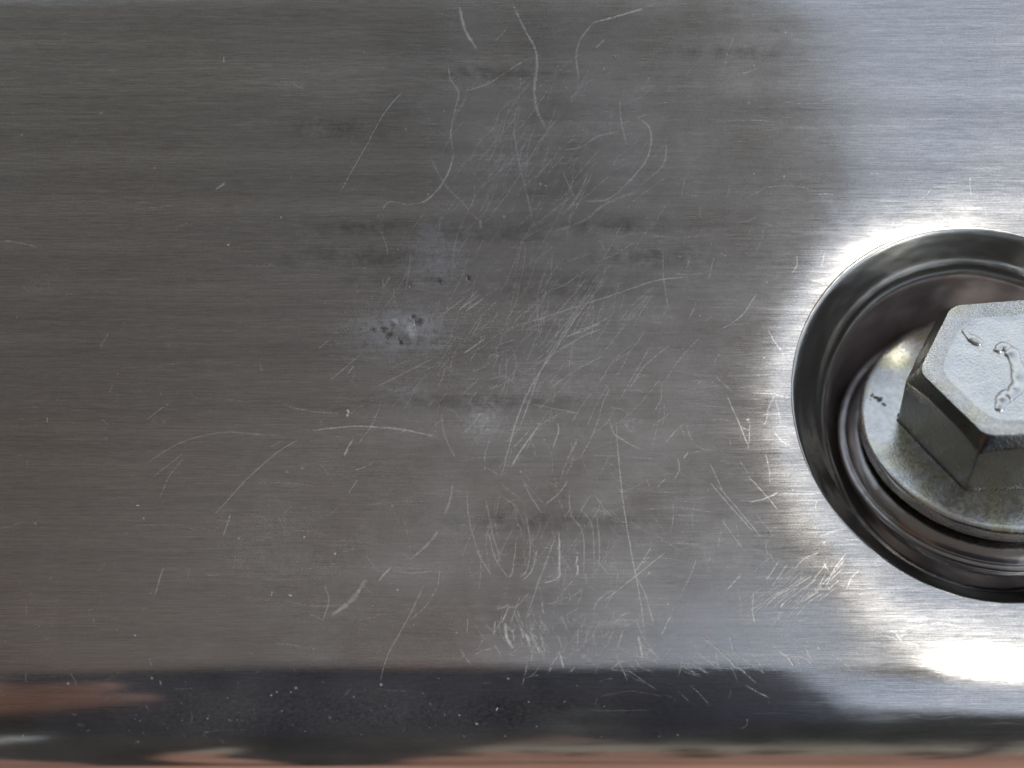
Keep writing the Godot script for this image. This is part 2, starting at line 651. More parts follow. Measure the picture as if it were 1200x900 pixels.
	sc(1.3, 0.8, [408, 437, 414, 428])
	sc(1.0, 0.5, [386, 445, 400, 434, 425, 412])
	# fine random wear: denser round the middle and to the lower right
	strokes(140, 640, 380, 75, 75, 56, 14, 18, 75, 0.85, 0.42)
	strokes(60, 610, 190, 45, 45, 58, 14, 20, 80, 0.85, 0.33)
	strokes(90, 540, 390, 60, 50, 48, 28, 8, 30, 0.8, 0.42)
	strokes(60, 660, 730, 45, 25, 60, 25, 8, 28, 1.6, 0.42)
	strokes(36, 620, 745, 26, 14, -65, 14, 10, 24, 1.8, 0.45)
	strokes(55, 625, 640, 55, 40, 80, 22, 12, 60, 1.0, 0.33)
	strokes(40, 925, 695, 25, 18, 42, 10, 14, 46, 1.1, 0.45)
	strokes(60, 850, 770, 70, 18, -40, 16, 10, 45, 1.5, 0.35)
	strokes(45, 740, 765, 110, 10, -50, 30, 8, 25, 1.4, 0.35)
	strokes(90, 780, 600, 120, 90, -55, 40, 8, 40, 0.8, 0.30)
	strokes(60, 720, 200, 90, 60, 45, 30, 10, 50, 0.9, 0.25)
	strokes(150, 600, 420, 330, 230, 30, 60, 4, 22, 0.8, 0.33)
	strokes(40, 150, 600, 130, 120, 50, 50, 4, 18, 1.0, 0.25)
	strokes(220, 700, 500, 330, 260, 0, 4, 10, 90, 0.8, 0.22)
	strokes(30, 200, 850, 150, 22, 60, 60, 2, 7, 1.9, 0.35)
	strokes(30, 60, 720, 60, 30, 50, 40, 3, 14, 1.2, 0.28)
	# dots
	for i in 230:
		var q = Vector2(rng.randf_range(0, 1000), rng.randf_range(30, 890))
		if rng.randf() < 0.28:
			q = Vector2(rng.randf_range(40, 720), rng.randf_range(785, 890))
		var k = TEX_W / TEX_PX.x
		q = (q - TEX_PX0) * k
		stamp(scr, q.x, q.y, 0.6 + 1.3 * pow(rng.randf(), 2.0), 0.13 + 0.65 * pow(rng.randf(), 1.9))
	# dry residue and the battered spot
	patch(smear, 510, 300, 24, 32, 0.62, 0.06, 3.0)
	patch(smear, 500, 275, 10, 14, 0.55, 0.06, 8.0)
	patch(smear, 472, 388, 46, 23, 1.0, 0.05, 30.0)
	patch(smear, 425, 397, 9, 8, 0.4, 0.05, 41.0)
	patch(smear, 565, 490, 22, 22, 0.5, 0.07, 60.0)
	patch(smear, 632, 398, 15, 13, 0.26, 0.06, 71.0)
	patch(smear, 480, 455, 30, 16, 0.24, 0.07, 75.0)
	patch(smear, 45, 337, 20, 8, 0.25, 0.06, 81.0)
	patch(smear, 775, 365, 18, 10, 0.2, 0.05, 91.0)
	patch(smear, 735, 498, 14, 8, 0.24, 0.08, 97.0)
	patch(smear, 590, 205, 60, 50, 0.13, 0.03, 12.0)
	patch(smear, 700, 740, 70, 24, 0.16, 0.05, 19.0)
	patch(smear, 400, 840, 330, 40, 0.10, 0.09, 29.0)
	patch(smear, 340, 100, 18, 6, 0.2, 0.06, 37.0)
	patch(smear, 330, 640, 160, 70, 0.08, 0.02, 87.0)
	patch(smear, 610, 430, 120, 95, 0.13, 0.035, 140.0)
	patch(smear, 640, 650, 110, 80, 0.10, 0.035, 150.0)
	patch(smear, 900, 690, 60, 40, 0.10, 0.05, 160.0)
	patch(smear, 640, 160, 110, 90, 0.09, 0.03, 170.0)
	for e in [[430, 266, 70, 5], [570, 272, 80, 6], [440, 300, 90, 7], [660, 335, 80, 8], [720, 266, 70, 5], [500, 328, 70, 4], [400, 150, 60, 6], [580, 86, 70, 4], [860, 62, 60, 4], [760, 300, 90, 7], [640, 610, 120, 5], [560, 470, 120, 4]]:
		patch(soot, e[0], e[1], e[2], e[3] * 2.0, 0.46, 0.022, e[0])
	for e in [[455, 393, 4.0, 0.07], [449, 386, 4.5, 0.05], [469, 402, 3.0, 0.05], [490, 378, 5.0, 0.05], [484, 371, 3.5, 0.04], [437, 386, 3.5, 0.035], [515, 330, 4.0, 0.03], [548, 326, 4.0, 0.04], [462, 378, 4.5, -0.09], [478, 392, 9.0, -0.12], [472, 384, 12.0, -0.10], [428, 398, 6.0, -0.03], [500, 396, 6.0, -0.03]]:
		var k = TEX_W / TEX_PX.x
		var q = (Vector2(e[0], e[1]) - TEX_PX0) * k
		stamp(pit, q.x, q.y, e[2] * k * 0.55, -e[3], true)
		if e[3] > 0.0:
			for t in 14:
				stamp(pit, q.x + rng.randfn() * e[2], q.y + rng.randfn() * e[2] * 0.8, 1.4, -e[3] * 0.25, true)


func streaks(seed_: int, wide: int, freq: Vector2, octaves: int) -> PackedByteArray:
	# noise drawn out along the rail
	var n = FastNoiseLite.new()
	n.seed = seed_
	n.noise_type = FastNoiseLite.TYPE_SIMPLEX_SMOOTH
	n.frequency = freq.y
	n.fractal_octaves = octaves
	var im = n.get_image(wide, TEX_H, false, false, true)
	im.resize(TEX_W, TEX_H, Image.INTERPOLATE_CUBIC)
	im.convert(Image.FORMAT_L8)
	return im.get_data()


func plate_material():
	var size = TEX_W * TEX_H
	scr.resize(size)
	smear.resize(size)
	pit.resize(size)
	soot.resize(size)
	all_scratches()
	var hair = PackedByteArray()
	# the brushing: independent rows of short runs, in two lengths
	hair.resize(size)
	var fine = Image.create(110, TEX_H, false, Image.FORMAT_L8)
	var raw = PackedByteArray()
	raw.resize(110 * TEX_H)
	for i in raw.size():
		raw[i] = int(clamp(128.0 + rng.randfn() * 42.0, 0, 255))
	fine.set_data(110, TEX_H, false, Image.FORMAT_L8, raw)
	fine.resize(TEX_W, TEX_H, Image.INTERPOLATE_CUBIC)
	var a = fine.get_data()
	for i in raw.size():
		raw[i] = int(clamp(128.0 + rng.randfn() * 42.0, 0, 255))
	fine = Image.create_from_data(26, TEX_H, false, Image.FORMAT_L8, raw.slice(0, 26 * TEX_H))
	fine.resize(TEX_W, TEX_H, Image.INTERPOLATE_CUBIC)
	var b = fine.get_data()
	var wide = streaks(11, 96, Vector2(1, 0), 4) if false else streaks(11, 64, Vector2(1, 0.012), 5)
	var cloud = FastNoiseLite.new()
	cloud.seed = 23
	cloud.frequency = 0.004
	cloud.fractal_octaves = 5
	var ci = cloud.get_image(TEX_W, TEX_H, false, false, true)
	ci.convert(Image.FORMAT_L8)
	var cl = ci.get_data()
	var grain = PackedByteArray()
	grain.resize(65536)
	for i in grain.size():
		grain[i] = rng.randi() % 256
	var alb = PackedByteArray()
	var orm = PackedByteArray()
	var hgt = PackedFloat32Array()
	alb.resize(size * 3)
	orm.resize(size * 3)
	hgt.resize(size)
	for i in size:
		var h = (a[i] - 128) * 0.55 + (b[i] - 128) * 0.55
		var s = min(scr[i] * 1.55, 1.0)
		var d = min(smear[i] * 1.5, 1.0)
		var g = grain[(i * 7 + (i / TEX_W) * 131) & 65535] - 128
		var w = wide[i] - 128
		var c = cl[i] - 128
		var row = (i / TEX_W) * 0.605727 - 60.0
		var roll = smoothstep(770.0, 790.0, row)
		var wear_and_light = 0.42 * clamp(((i % TEX_W) * 0.605469 + 0.3 * row - 230.0) / 900.0, 0.0, 1.0) * (1.0 + c * 0.006)  # scratch haze plus a smooth brightening to the right painted into the metalness
		wear_and_light *= 1.0 - 0.6 * smoothstep(780.0, 1040.0, (i % TEX_W) * 0.605469 - 20.0)
		var rough = 0.19 - 0.065 * roll + h * 0.0004 + w * 0.0002 + c * 0.0003 + g * 0.0002 + s * 0.36 + d * 0.45
		var tone = 0.79 + w * 0.0004 + h * 0.0011 + g * 0.0005 + s * 0.16 - d * 0.03 + clamp(pit[i] * 5.0, -0.24, 0.0) - soot[i] * 0.3
		var k = i * 3
		alb[k] = int(clamp(tone * 255.0, 0, 255))
		alb[k + 1] = int(clamp(tone * 254.0, 0, 255))
		alb[k + 2] = int(clamp((tone + 0.008 * d) * 255.0, 0, 255))
		orm[k] = 255
		orm[k + 1] = int(clamp(rough * 255.0, 12, 255))
		orm[k + 2] = int(clamp((0.925 - wear_and_light + wear_and_light * roll + w * 0.0003 + h * 0.0004 + c * 0.0004 - 0.55 * s - 0.55 * d) * 255.0, 0, 255))
		hgt[i] = 0.5 + pit[i] * 5.0 + h * 0.000016 + s * 0.0
	scr.clear()
	smear.clear()
	pit.clear()
	soot.clear()
	var m = ORMMaterial3D.new()
	m.albedo_texture = ImageTexture.create_from_image(Image.create_from_data(TEX_W, TEX_H, false, Image.FORMAT_RGB8, alb))
	m.orm_texture = ImageTexture.create_from_image(Image.create_from_data(TEX_W, TEX_H, false, Image.FORMAT_RGB8, orm))
	m.heightmap_enabled = true
	m.heightmap_texture = ImageTexture.create_from_image(Image.create_from_data(TEX_W, TEX_H, false, Image.FORMAT_RF, hgt.to_byte_array()))
	m.heightmap_scale = 0.025          # one unit of the height picture = 0.25 mm
	m.anisotropy_enabled = true
	m.anisotropy = ANISO
	return m

const ANISO = -0.75


# ------------------------------------------------------------------ bolt, washer, collar
func zinc(yellow: float, rough: float, relief: float, grain: float):
	var m = StandardMaterial3D.new()
	m.metallic = 1.0
	m.albedo_color = Color.WHITE
	var pale = Color(0.90, 0.905, 0.90)
	var warm = Color(0.87, 0.86, 0.76)
	m.albedo_texture = noise_tex(31, 0.005, 512, 2, FastNoiseLite.TYPE_SIMPLEX_SMOOTH, [PackedFloat32Array([0.0, 0.45, 0.75, 1.0]), PackedColorArray([pale.darkened(0.06), pale, pale.lerp(warm, yellow), warm.lerp(pale, 1.0 - yellow)])])
	m.roughness = 1.0
	var lo = clamp(rough - 0.05, 0.05, 1.0)
	var hi = clamp(rough + 0.07, 0.05, 1.0)
	m.roughness_texture = noise_tex(77, 0.03, 512, 5, FastNoiseLite.TYPE_SIMPLEX_SMOOTH, [PackedFloat32Array([0.2, 0.8]), PackedColorArray([Color(lo, lo, lo), Color(hi, hi, hi)])])
	m.heightmap_enabled = true
	m.heightmap_texture = noise_tex(15, grain, 512, 3)
	m.heightmap_scale = relief
	m.uv1_triplanar = true
	m.uv1_scale = Vector3.ONE * 110.0
	return m


func make_collar():
	var t = thing("domed_collar", "dark glossy domed steel collar under the washer inside the dished hole", "collar")
	tilted(t)
	var m = plain(Color(0.47, 0.455, 0.45), 0.27, 1.0)
	m.heightmap_enabled = true
	m.heightmap_texture = noise_tex(91, 0.02, 256, 4)
	m.heightmap_scale = 0.006
	m.uv1_triplanar = true
	m.uv1_scale = Vector3.ONE * 60.0
	var p = []
	p.append_array(spline([Vector2(9.0, -7.5), Vector2(10.3, -5.6), Vector2(10.75, -4.4), Vector2(10.85, -3.7)], 4))
	p.append_array(spline([Vector2(10.95, -3.45), Vector2(10.97, -3.2), Vector2(10.85, -3.02), Vector2(10.6, -3.0)], 4))
	p.append_array(spline([Vector2(10.45, -3.04), Vector2(10.2, -2.72), Vector2(9.7, -2.45), Vector2(9.2, -2.5), Vector2(8.8, -2.8), Vector2(8.3, -3.0), Vector2(7.4, -2.9), Vector2(6.6, -2.2), Vector2(6.4, -1.75)], 5))
	p.append_array([Vector2(4.3, -1.75), Vector2(4.2, -7.5)])
	obj("collar_ring", lathe(p, 160, 0.03), m, t)


func make_washer():
	var t = thing("flat_washer", "yellowish zinc flat washer clamped under the hex bolt head", "washer")
	tilted(t)
	var p = [Vector2(4.2, -1.7)]
	p.append_array(spline([Vector2(9.1, -1.7), Vector2(9.42, -1.6), Vector2(9.55, -1.3), Vector2(9.57, -0.7), Vector2(9.56, -0.32), Vector2(9.47, -0.1), Vector2(9.3, -0.02), Vector2(9.0, 0.0)], 3))
	p.append_array([Vector2(8.2, -0.01), Vector2(7.4, 0.0), Vector2(6.6, -0.01), Vector2(5.6, -0.01), Vector2(4.3, -0.01)])
	var m = zinc(0.8, 0.26, 0.0006, 0.06)
	obj("washer_disc", lathe(p, 200, 0.045), m, t)
	var dirt = plain(Color(0.15, 0.135, 0.11), 0.7)
	for g in [[1027, 466, 0.17], [1031, 469, 0.15], [1022, 463, 0.12], [1036, 474, 0.13], [1033, 466, 0.08], [1020, 468, 0.07], [1054, 488, 0.2], [1060, 493, 0.14], [1134, 575, 0.22], [1129, 571, 0.2], [1138, 577, 0.14]]:
		var k = SphereMesh.new()
		k.radius = g[2] * MM
		k.height = g[2] * 0.5 * MM
		k.radial_segments = 14
		k.rings = 6
		var o = obj("grime_spot", k, dirt, t)
		o.position = on_plane(t, Vector2(g[0], g[1]), 0.0)
		o.rotation.y = g[0]
		o.scale = Vector3(1.6, 0.5, 0.8)


# outline of a rounded hexagon: across-flats af, corner radius r
func hexagon(af: float, r: float, turn: float) -> Array:
	var out = []
	var apex = af / sqrt(3.0)
	for k in 6:
		var a = turn + k * PI / 3
		var c = Vector2(cos(a), sin(a)) * (apex - r * 2.0 / sqrt(3.0))
		for i in 9:
			var b = a + (i / 8.0 - 0.5) * PI / 3
			out.append(c + Vector2(cos(b), sin(b)) * r)
		var a2 = a + PI / 3
		var c2 = Vector2(cos(a2), sin(a2)) * (apex - r * 2.0 / sqrt(3.0))
		var mid = a + PI / 6
		var p = c + Vector2(cos(mid), sin(mid)) * r
		var q = c2 + Vector2(cos(mid), sin(mid)) * r
		for i in range(1, 14):
			out.append(p.lerp(q, i / 14.0))
	out.reverse()
	return out


func make_bolt():
	var t = thing("hex_bolt", "zinc plated hex head bolt leaning in the dished hole of the rail", "bolt")
	tilted(t)
	var af = 12.2
	var top = 5.7
	var turn = 3.0613
	var steel = zinc(0.35, 0.28, 0.0026, 0.085)
	var layers = []
	# [across flats, corner radius, height, follows the chamfer cone]
	for l in [[12.35, 0.30, 0.01, 0], [12.25, 0.28, 0.12, 0], [12.15, 0.28, 0.4, 0], [12.2, 0.24, 1.2, 0], [12.24, 0.24, 2.4, 0], [12.26, 0.24, 3.6, 0], [12.26, 0.26, 4.9, 0.5], [12.24, 0.28, 5.5, 1], [12.2, 0.30, 5.58, 1], [12.08, 0.42, 5.68, 1], [11.55, 0.85, 5.98, 0.5], [11.2, 1.2, 6.22, 0.15], [11.1, 1.28, 6.29, 0], [11.0, 1.35, 6.325, 0], [10.8, 1.5, 6.35, 0], [10.35, 1.7, 6.345, 0], [9.9, 1.85, 6.32, 0], [9.3, 2.0, 6.25, 0], [8.7, 2.1, 6.18, 0], [8.1, 2.1, 6.15, 0], [7.4, 2.1, 6.14, 0], [6.2, 2.0, 6.14, 0], [4.6, 1.7, 6.14, 0], [2.6, 1.0, 6.14, 0], [0.6, 0.25, 6.14, 0]]:
		var ring = PackedVector3Array()
		for p in hexagon(l[0], l[1], turn):
			var q = p
			var h = l[2]
			if l[3] > 0:
				h -= l[3] * max(0.0, p.length() - l[0] * 0.5) * 0.5
			# flats a little hollow and hammered
			var dent = 0.05 * wave.get_noise_3d(q.x * 0.45, h * 0.6, q.y * 0.45)
			h += 0.05 * wave.get_noise_3d(q.x * 0.6 + 20.0, h, q.y * 0.6) * (1.0 if l[2] > 4.0 else 0.0)
			q *= 1.0 + dent / 6.0
			ring.append(Vector3(q.x, h, q.y) * MM)
		layers.append(ring)
	var shaded_sides = zinc(0.35, 0.30, 0.0026, 0.085)
	shaded_sides.albedo_color = Color(0.64, 0.64, 0.635)  # head sides darkened: dark reflections painted into the zinc colour
	var head = obj("bolt_head", ring_mesh(layers.slice(0, 14)), shaded_sides, t)
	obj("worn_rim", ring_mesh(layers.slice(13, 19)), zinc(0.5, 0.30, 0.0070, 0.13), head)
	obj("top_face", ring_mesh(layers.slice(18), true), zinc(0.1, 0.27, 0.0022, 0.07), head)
	var shank = [Vector2(3.4, -16.0), Vector2(3.95, -15.4)]
	for i in 20:
		shank.append_array([Vector2(3.95, -15.3 + i * 0.6), Vector2(3.4, -15.0 + i * 0.6)])
	shank.append_array([Vector2(3.9, -3.2), Vector2(3.9, 0.0)])
	obj("shank", lathe(shank, 48), steel, t)
	# the raised marks on the head
	mark(t, "raised_figure", [Vector2(1168, 413), Vector2(1174, 405), Vector2(1184, 411), Vector2(1190, 424), Vector2(1194, 437), Vector2(1192, 452), Vector2(1186, 461), Vector2(1177, 465), Vector2(1173, 473), Vector2(1170, 482)], 0.5, zinc(0.1, 0.3, 0.0008, 0.06))
	mark(t, "raised_dash", [Vector2(1128, 386), Vector2(1136, 394), Vector2(1146, 401), Vector2(1150, 404)], 0.30, steel)


# the point of a tilted thing's level y (mm) that stands where the photograph shows it
func on_plane(parent, p: Vector2, level: float) -> Vector3:
	var inv = parent.transform.affine_inverse()
	var a = inv * (Vector3(0, 70.0, 0) * MM)
	var b = inv * (Vector3((p.x - 600.0) * PX, 0, (p.y - 450.0) * PX) * MM)
	return a.lerp(b, (a.y - level * MM) / (a.y - b.y))


# a low rounded ridge on the head's top, through photograph pixels
func mark(parent, called, pts, half, mat):
	var way = []
	for p in pts:
		way.append(on_plane(parent, p, 6.16) / MM)
	way = spline(way, 6)
	var rings = []
	for i in way.size():
		var d = (way[min(i + 1, way.size() - 1)] - way[max(i - 1, 0)]).normalized()
		var side = d.cross(Vector3.UP).normalized()
		var t = float(i) / (way.size() - 1)
		var w = half * (0.55 + 0.45 * sin(clamp(t, 0.05, 0.95) * PI)) * (1.0 + 0.5 * wave.get_noise_2d(i * 0.12, half * 90.0))
		if i == 0 or i == way.size() - 1:
			w = 0.04
		var r = PackedVector3Array()
		for k in 12:
			var a = -TAU * k / 12.0
			r.append((way[i] + side * cos(a) * w + Vector3.UP * (sin(a) * w * 0.5 + 0.015 * wave.get_noise_2d(i * 0.6, k * 0.7))) * MM)
		rings.append(r)
	obj(called, ring_mesh(rings, true, true), mat, parent)


# ------------------------------------------------------------------ white crumbs lying on the plate
func make_crumbs():
	var m = plain(Color(0.72, 0.70, 0.65), 0.7)
	var rows = [
		[407, 485, 3.6, "largest white crumb, a clump above the long curved scratch left of centre"],
		[268, 287, 2.8, "white crumb on the dark left half, level with the dented spot"],
		[161, 593, 2.1, "small white crumb alone in the lower left of the plate"],
		[357, 630, 1.9, "tiny pale crumb low on the plate left of the fan of scratches"],
		[340, 698, 2.2, "white crumb just above the dark rolled edge, right one of a pair"],
		[318, 696, 1.7, "tiny crumb just above the dark rolled edge, left one of a pair"],
		[904, 626, 2.2, "bright white crumb close to the lower left rim of the hole"],
		[830, 575, 1.5, "tiny white crumb on the grey plate left of the hole"],
		[56, 492, 2.0, "white crumb nearest the left end of the visible plate"],
		[480, 337, 1.7, "tiny white crumb just above the dented spot"],
		[582, 830, 2.2, "white crumb on the dark rolled near edge, below the middle"],
		[720, 66, 1.6, "tiny crumb below the bright bent scratch at the far edge"]]
	for row in rows:
		var st = SurfaceTool.new()
		st.begin(Mesh.PRIMITIVE_TRIANGLES)
		var r = row[2] * PX * 0.62
		var lumps = 4 if row[2] > 3.0 else 2
		for k in lumps:
			var s = SphereMesh.new()
			s.radius = 1.0
			s.height = 2.0
			s.radial_segments = 9
			s.rings = 5
			var turn = Basis(Vector3(rng.randfn(), rng.randfn(), rng.randfn()).normalized(), rng.randf() * TAU) * Basis.from_scale(Vector3(1.0, 0.7, 1.3) * r * rng.randf_range(0.55, 0.85) * MM)
			st.append_from(s, 0, Transform3D(turn, Vector3(rng.randfn() * r * 0.7, r * 0.35, rng.randfn() * r * 0.8) * MM))
		var o = obj("white_crumb", st.commit(), m)
		var s_mm = (row[1] - 450.0) * PX
		if row[1] > 790:
			s_mm += 0.35
		o.position = sheet((row[0] - 600.0) * PX, s_mm) * MM
		tag(o, row[3], "crumb", "white crumbs scattered on the steel plate")


# ------------------------------------------------------------------ what the steel mirrors
func leaf_cluster(count: int, spread: Vector3, leaf: float, salt: int):
	var r = RandomNumberGenerator.new()
	r.seed = salt
	var v = PackedVector3Array()
	var nn = PackedVector3Array()
	var idx = PackedInt32Array()
	var col = PackedColorArray()
	var hubs = []
	for i in 26:
		var q = Vector3(r.randfn(), r.randfn(), r.randfn()) * 0.5
		if q.length() > 1.0:
			q = q.normalized()
		hubs.append(q)
	for i in count:
		var hub = hubs[r.randi() % hubs.size()]
		var p = (hub + Vector3(r.randfn(), r.randfn(), r.randfn()) * 0.16) * spread
		var d = Vector3(r.randfn(), r.randfn() - 0.3, r.randfn()).normalized()
		var e = d.cross(Vector3(r.randfn(), r.randfn(), r.randfn())).normalized()
		var n = d.cross(e)
		var l = leaf * r.randf_range(0.6, 1.3)
		var at = v.size()
		v.append_array([p, p + d * l * 0.5 + e * l * 0.18, p + d * l, p + d * l * 0.5 - e * l * 0.18])
		var shade = r.randf_range(0.7, 1.3)
		for k in 4:
			nn.append(n)
			col.append(Color(0.045 * shade, 0.06 * shade, 0.035 * shade))
		idx.append_array([at, at + 1, at + 2, at, at + 2, at + 3])
	return array_mesh(v, nn, idx, null, col)


func trunk_mesh(h: float, r0: float, r1: float, salt: float, limbs: int):
	var st = SurfaceTool.new()
	st.begin(Mesh.PRIMITIVE_TRIANGLES)
	var runs = [[Vector3.ZERO, Vector3(0.06 * h * wave.get_noise_1d(salt), h, 0.05 * h * wave.get_noise_1d(salt + 5.0)), r0, r1]]
	for i in limbs:
		var f = 0.45 + 0.5 * i / max(1, limbs)
		var base = runs[0][1] * f
		var a = i * 2.4 + salt
		runs.append([base, base + Vector3(cos(a) * 0.22, 0.26, sin(a) * 0.22) * h, lerp(r0, r1, f) * 0.7, r1 * 0.4])
	for run in runs:
		var rings = []
		for k in 6:
			var t = k / 5.0
			var c = run[0].lerp(run[1], t) + Vector3(wave.get_noise_2d(salt, t * 3.0), 0, wave.get_noise_2d(t * 3.0, salt)) * run[2]
			var r = PackedVector3Array()
			for i in 8:
				var a = -TAU * i / 8
				r.append(c + Vector3(cos(a), 0, sin(a)) * lerp(run[2], run[3], t))
			rings.append(r)
		st.append_from(ring_mesh(rings, true), 0, Transform3D.IDENTITY)
	return st.commit()


func foliage():
	var m = plain(Color.WHITE, 0.6)
	m.vertex_color_use_as_albedo = true
	m.backlight_enabled = true
	m.backlight = Color(0.12, 0.14, 0.06)
	m.cull_mode = BaseMaterial3D.CULL_DISABLED
	return m


func make_bush_row():
	var leafy = foliage()
	var bark = plain(Color(0.10, 0.08, 0.06), 0.9)
	var crowns = []
	for k in 3:
		crowns.append(leaf_cluster(1500, Vector3(1.9, 1.9, 1.5), 0.36, 40 + k))
	var stems = [trunk_mesh(2.6, 0.14, 0.05, 2.0, 4), trunk_mesh(2.2, 0.12, 0.05, 6.0, 4)]
	var i = 0
	var x = -8.5
	while x < 10.5:
		var h = (1.0 if x > 2.6 else (1.65 if x > -2.5 else 2.1)) + 0.22 * wave.get_noise_1d(x * 3.1)
		var z = 8.2 + 0.8 * wave.get_noise_1d(x * 2.0 + 30.0)
		var t = thing("bush_tree", "dark bushy tree in the far row beyond the dry grass", "tree", Vector3(x, GROUND - 0.03, z), "dark trees in the row beyond the grass")
		t.rotation.y = i * 1.3
		t.scale = Vector3(1, h, 1)
		obj("trunk", stems[i % 2], bark, t)
		var c = obj("crown", crowns[i % 3], leafy, t)
		c.position.y = 2.75
		var c2 = obj("crown", crowns[(i + 1) % 3], leafy, t)
		c2.position = Vector3(0.3, 1.5, 0.2)
		c2.scale = Vector3(0.95, 0.7, 0.95)
		x += 1.3
		i += 1
	for k in 8:  # unseen trees added to darken what the bolt and collar mirror at left
		var t = thing("bush_tree", "added unseen dark bushy tree at the left, beyond the end of the rail", "tree", Vector3(-8.6 + 0.7 * wave.get_noise_1d(k * 3.0), GROUND - 0.03, 6.4 - 1.5 * k), "added dark trees beyond the end of the rail")
		t.rotation.y = k * 0.9
		t.scale = Vector3(1.1, 1.5 + 0.3 * wave.get_noise_1d(k * 5.0), 1.1)
		obj("trunk", stems[k % 2], bark, t)
		var c = obj("crown", crowns[k % 3], leafy, t)
		c.position.y = 2.75
		var c2 = obj("crown", crowns[(k + 1) % 3], leafy, t)
		c2.position = Vector3(0.3, 1.5, 0.2)


func make_sapling():
	var at = Vector3(0.605, GROUND, 1.22)
	var t = thing("slender_sapling", "slender dark sapling on the red soil, mirrored in the rolled edge", "sapling", at)
	obj("trunk", trunk_mesh(1.1, 0.02, 0.012, 3.0, 3), plain(Color(0.09, 0.07, 0.055), 0.9), t)
	var c = obj("crown", leaf_cluster(1400, Vector3(0.085, 0.42, 0.085), 0.055, 9), foliage(), t)
	c.position.y = 1.15


func make_tufts():
	var m = plain(Color(0.11, 0.095, 0.06), 0.9)
	var st = SurfaceTool.new()
	st.begin(Mesh.PRIMITIVE_TRIANGLES)
	st.set_smooth_group(-1)
	var r = RandomNumberGenerator.new()
	r.seed = 3
	for i in 46:
		var a = r.randf() * TAU
		var lean = r.randf_range(0.01, 0.07)
		var h = r.randf_range(0.16, 0.34)
		var b = Vector3(cos(a), 0, sin(a)) * r.randf_range(0.0, 0.02)
		var tip = b + Vector3(cos(a) * lean, h, sin(a) * lean)
		var e = Vector3(-sin(a), 0, cos(a)) * 0.008
		var f = Vector3(cos(a), 0, sin(a)) * 0.007
		for q in [[b + e, b - e], [b - e, b + f], [b + f, b + e]]:
			st.add_vertex(q[0])
			st.add_vertex(q[1])
			st.add_vertex(tip)
	st.generate_normals()
	var mesh = st.commit()
	for p in [[-0.10, 1.55], [0.12, 1.75], [0.30, 1.45], [0.52, 1.9], [0.05, 2.1], [0.75, 1.7], [0.42, 2.3]]:
		var o = obj("grass_tuft", mesh, m)
		o.position = Vector3(p[0], GROUND - 0.01, p[1])
		o.rotation.y = p[0] * 20.0
		o.scale = Vector3.ONE * (0.8 + 0.4 * absf(sin(p[1] * 9.0)))
		tag(o, "thin dry grass tuft on the red soil, mirrored in the rolled edge", "grass tuft", "dry grass tufts on the red soil")


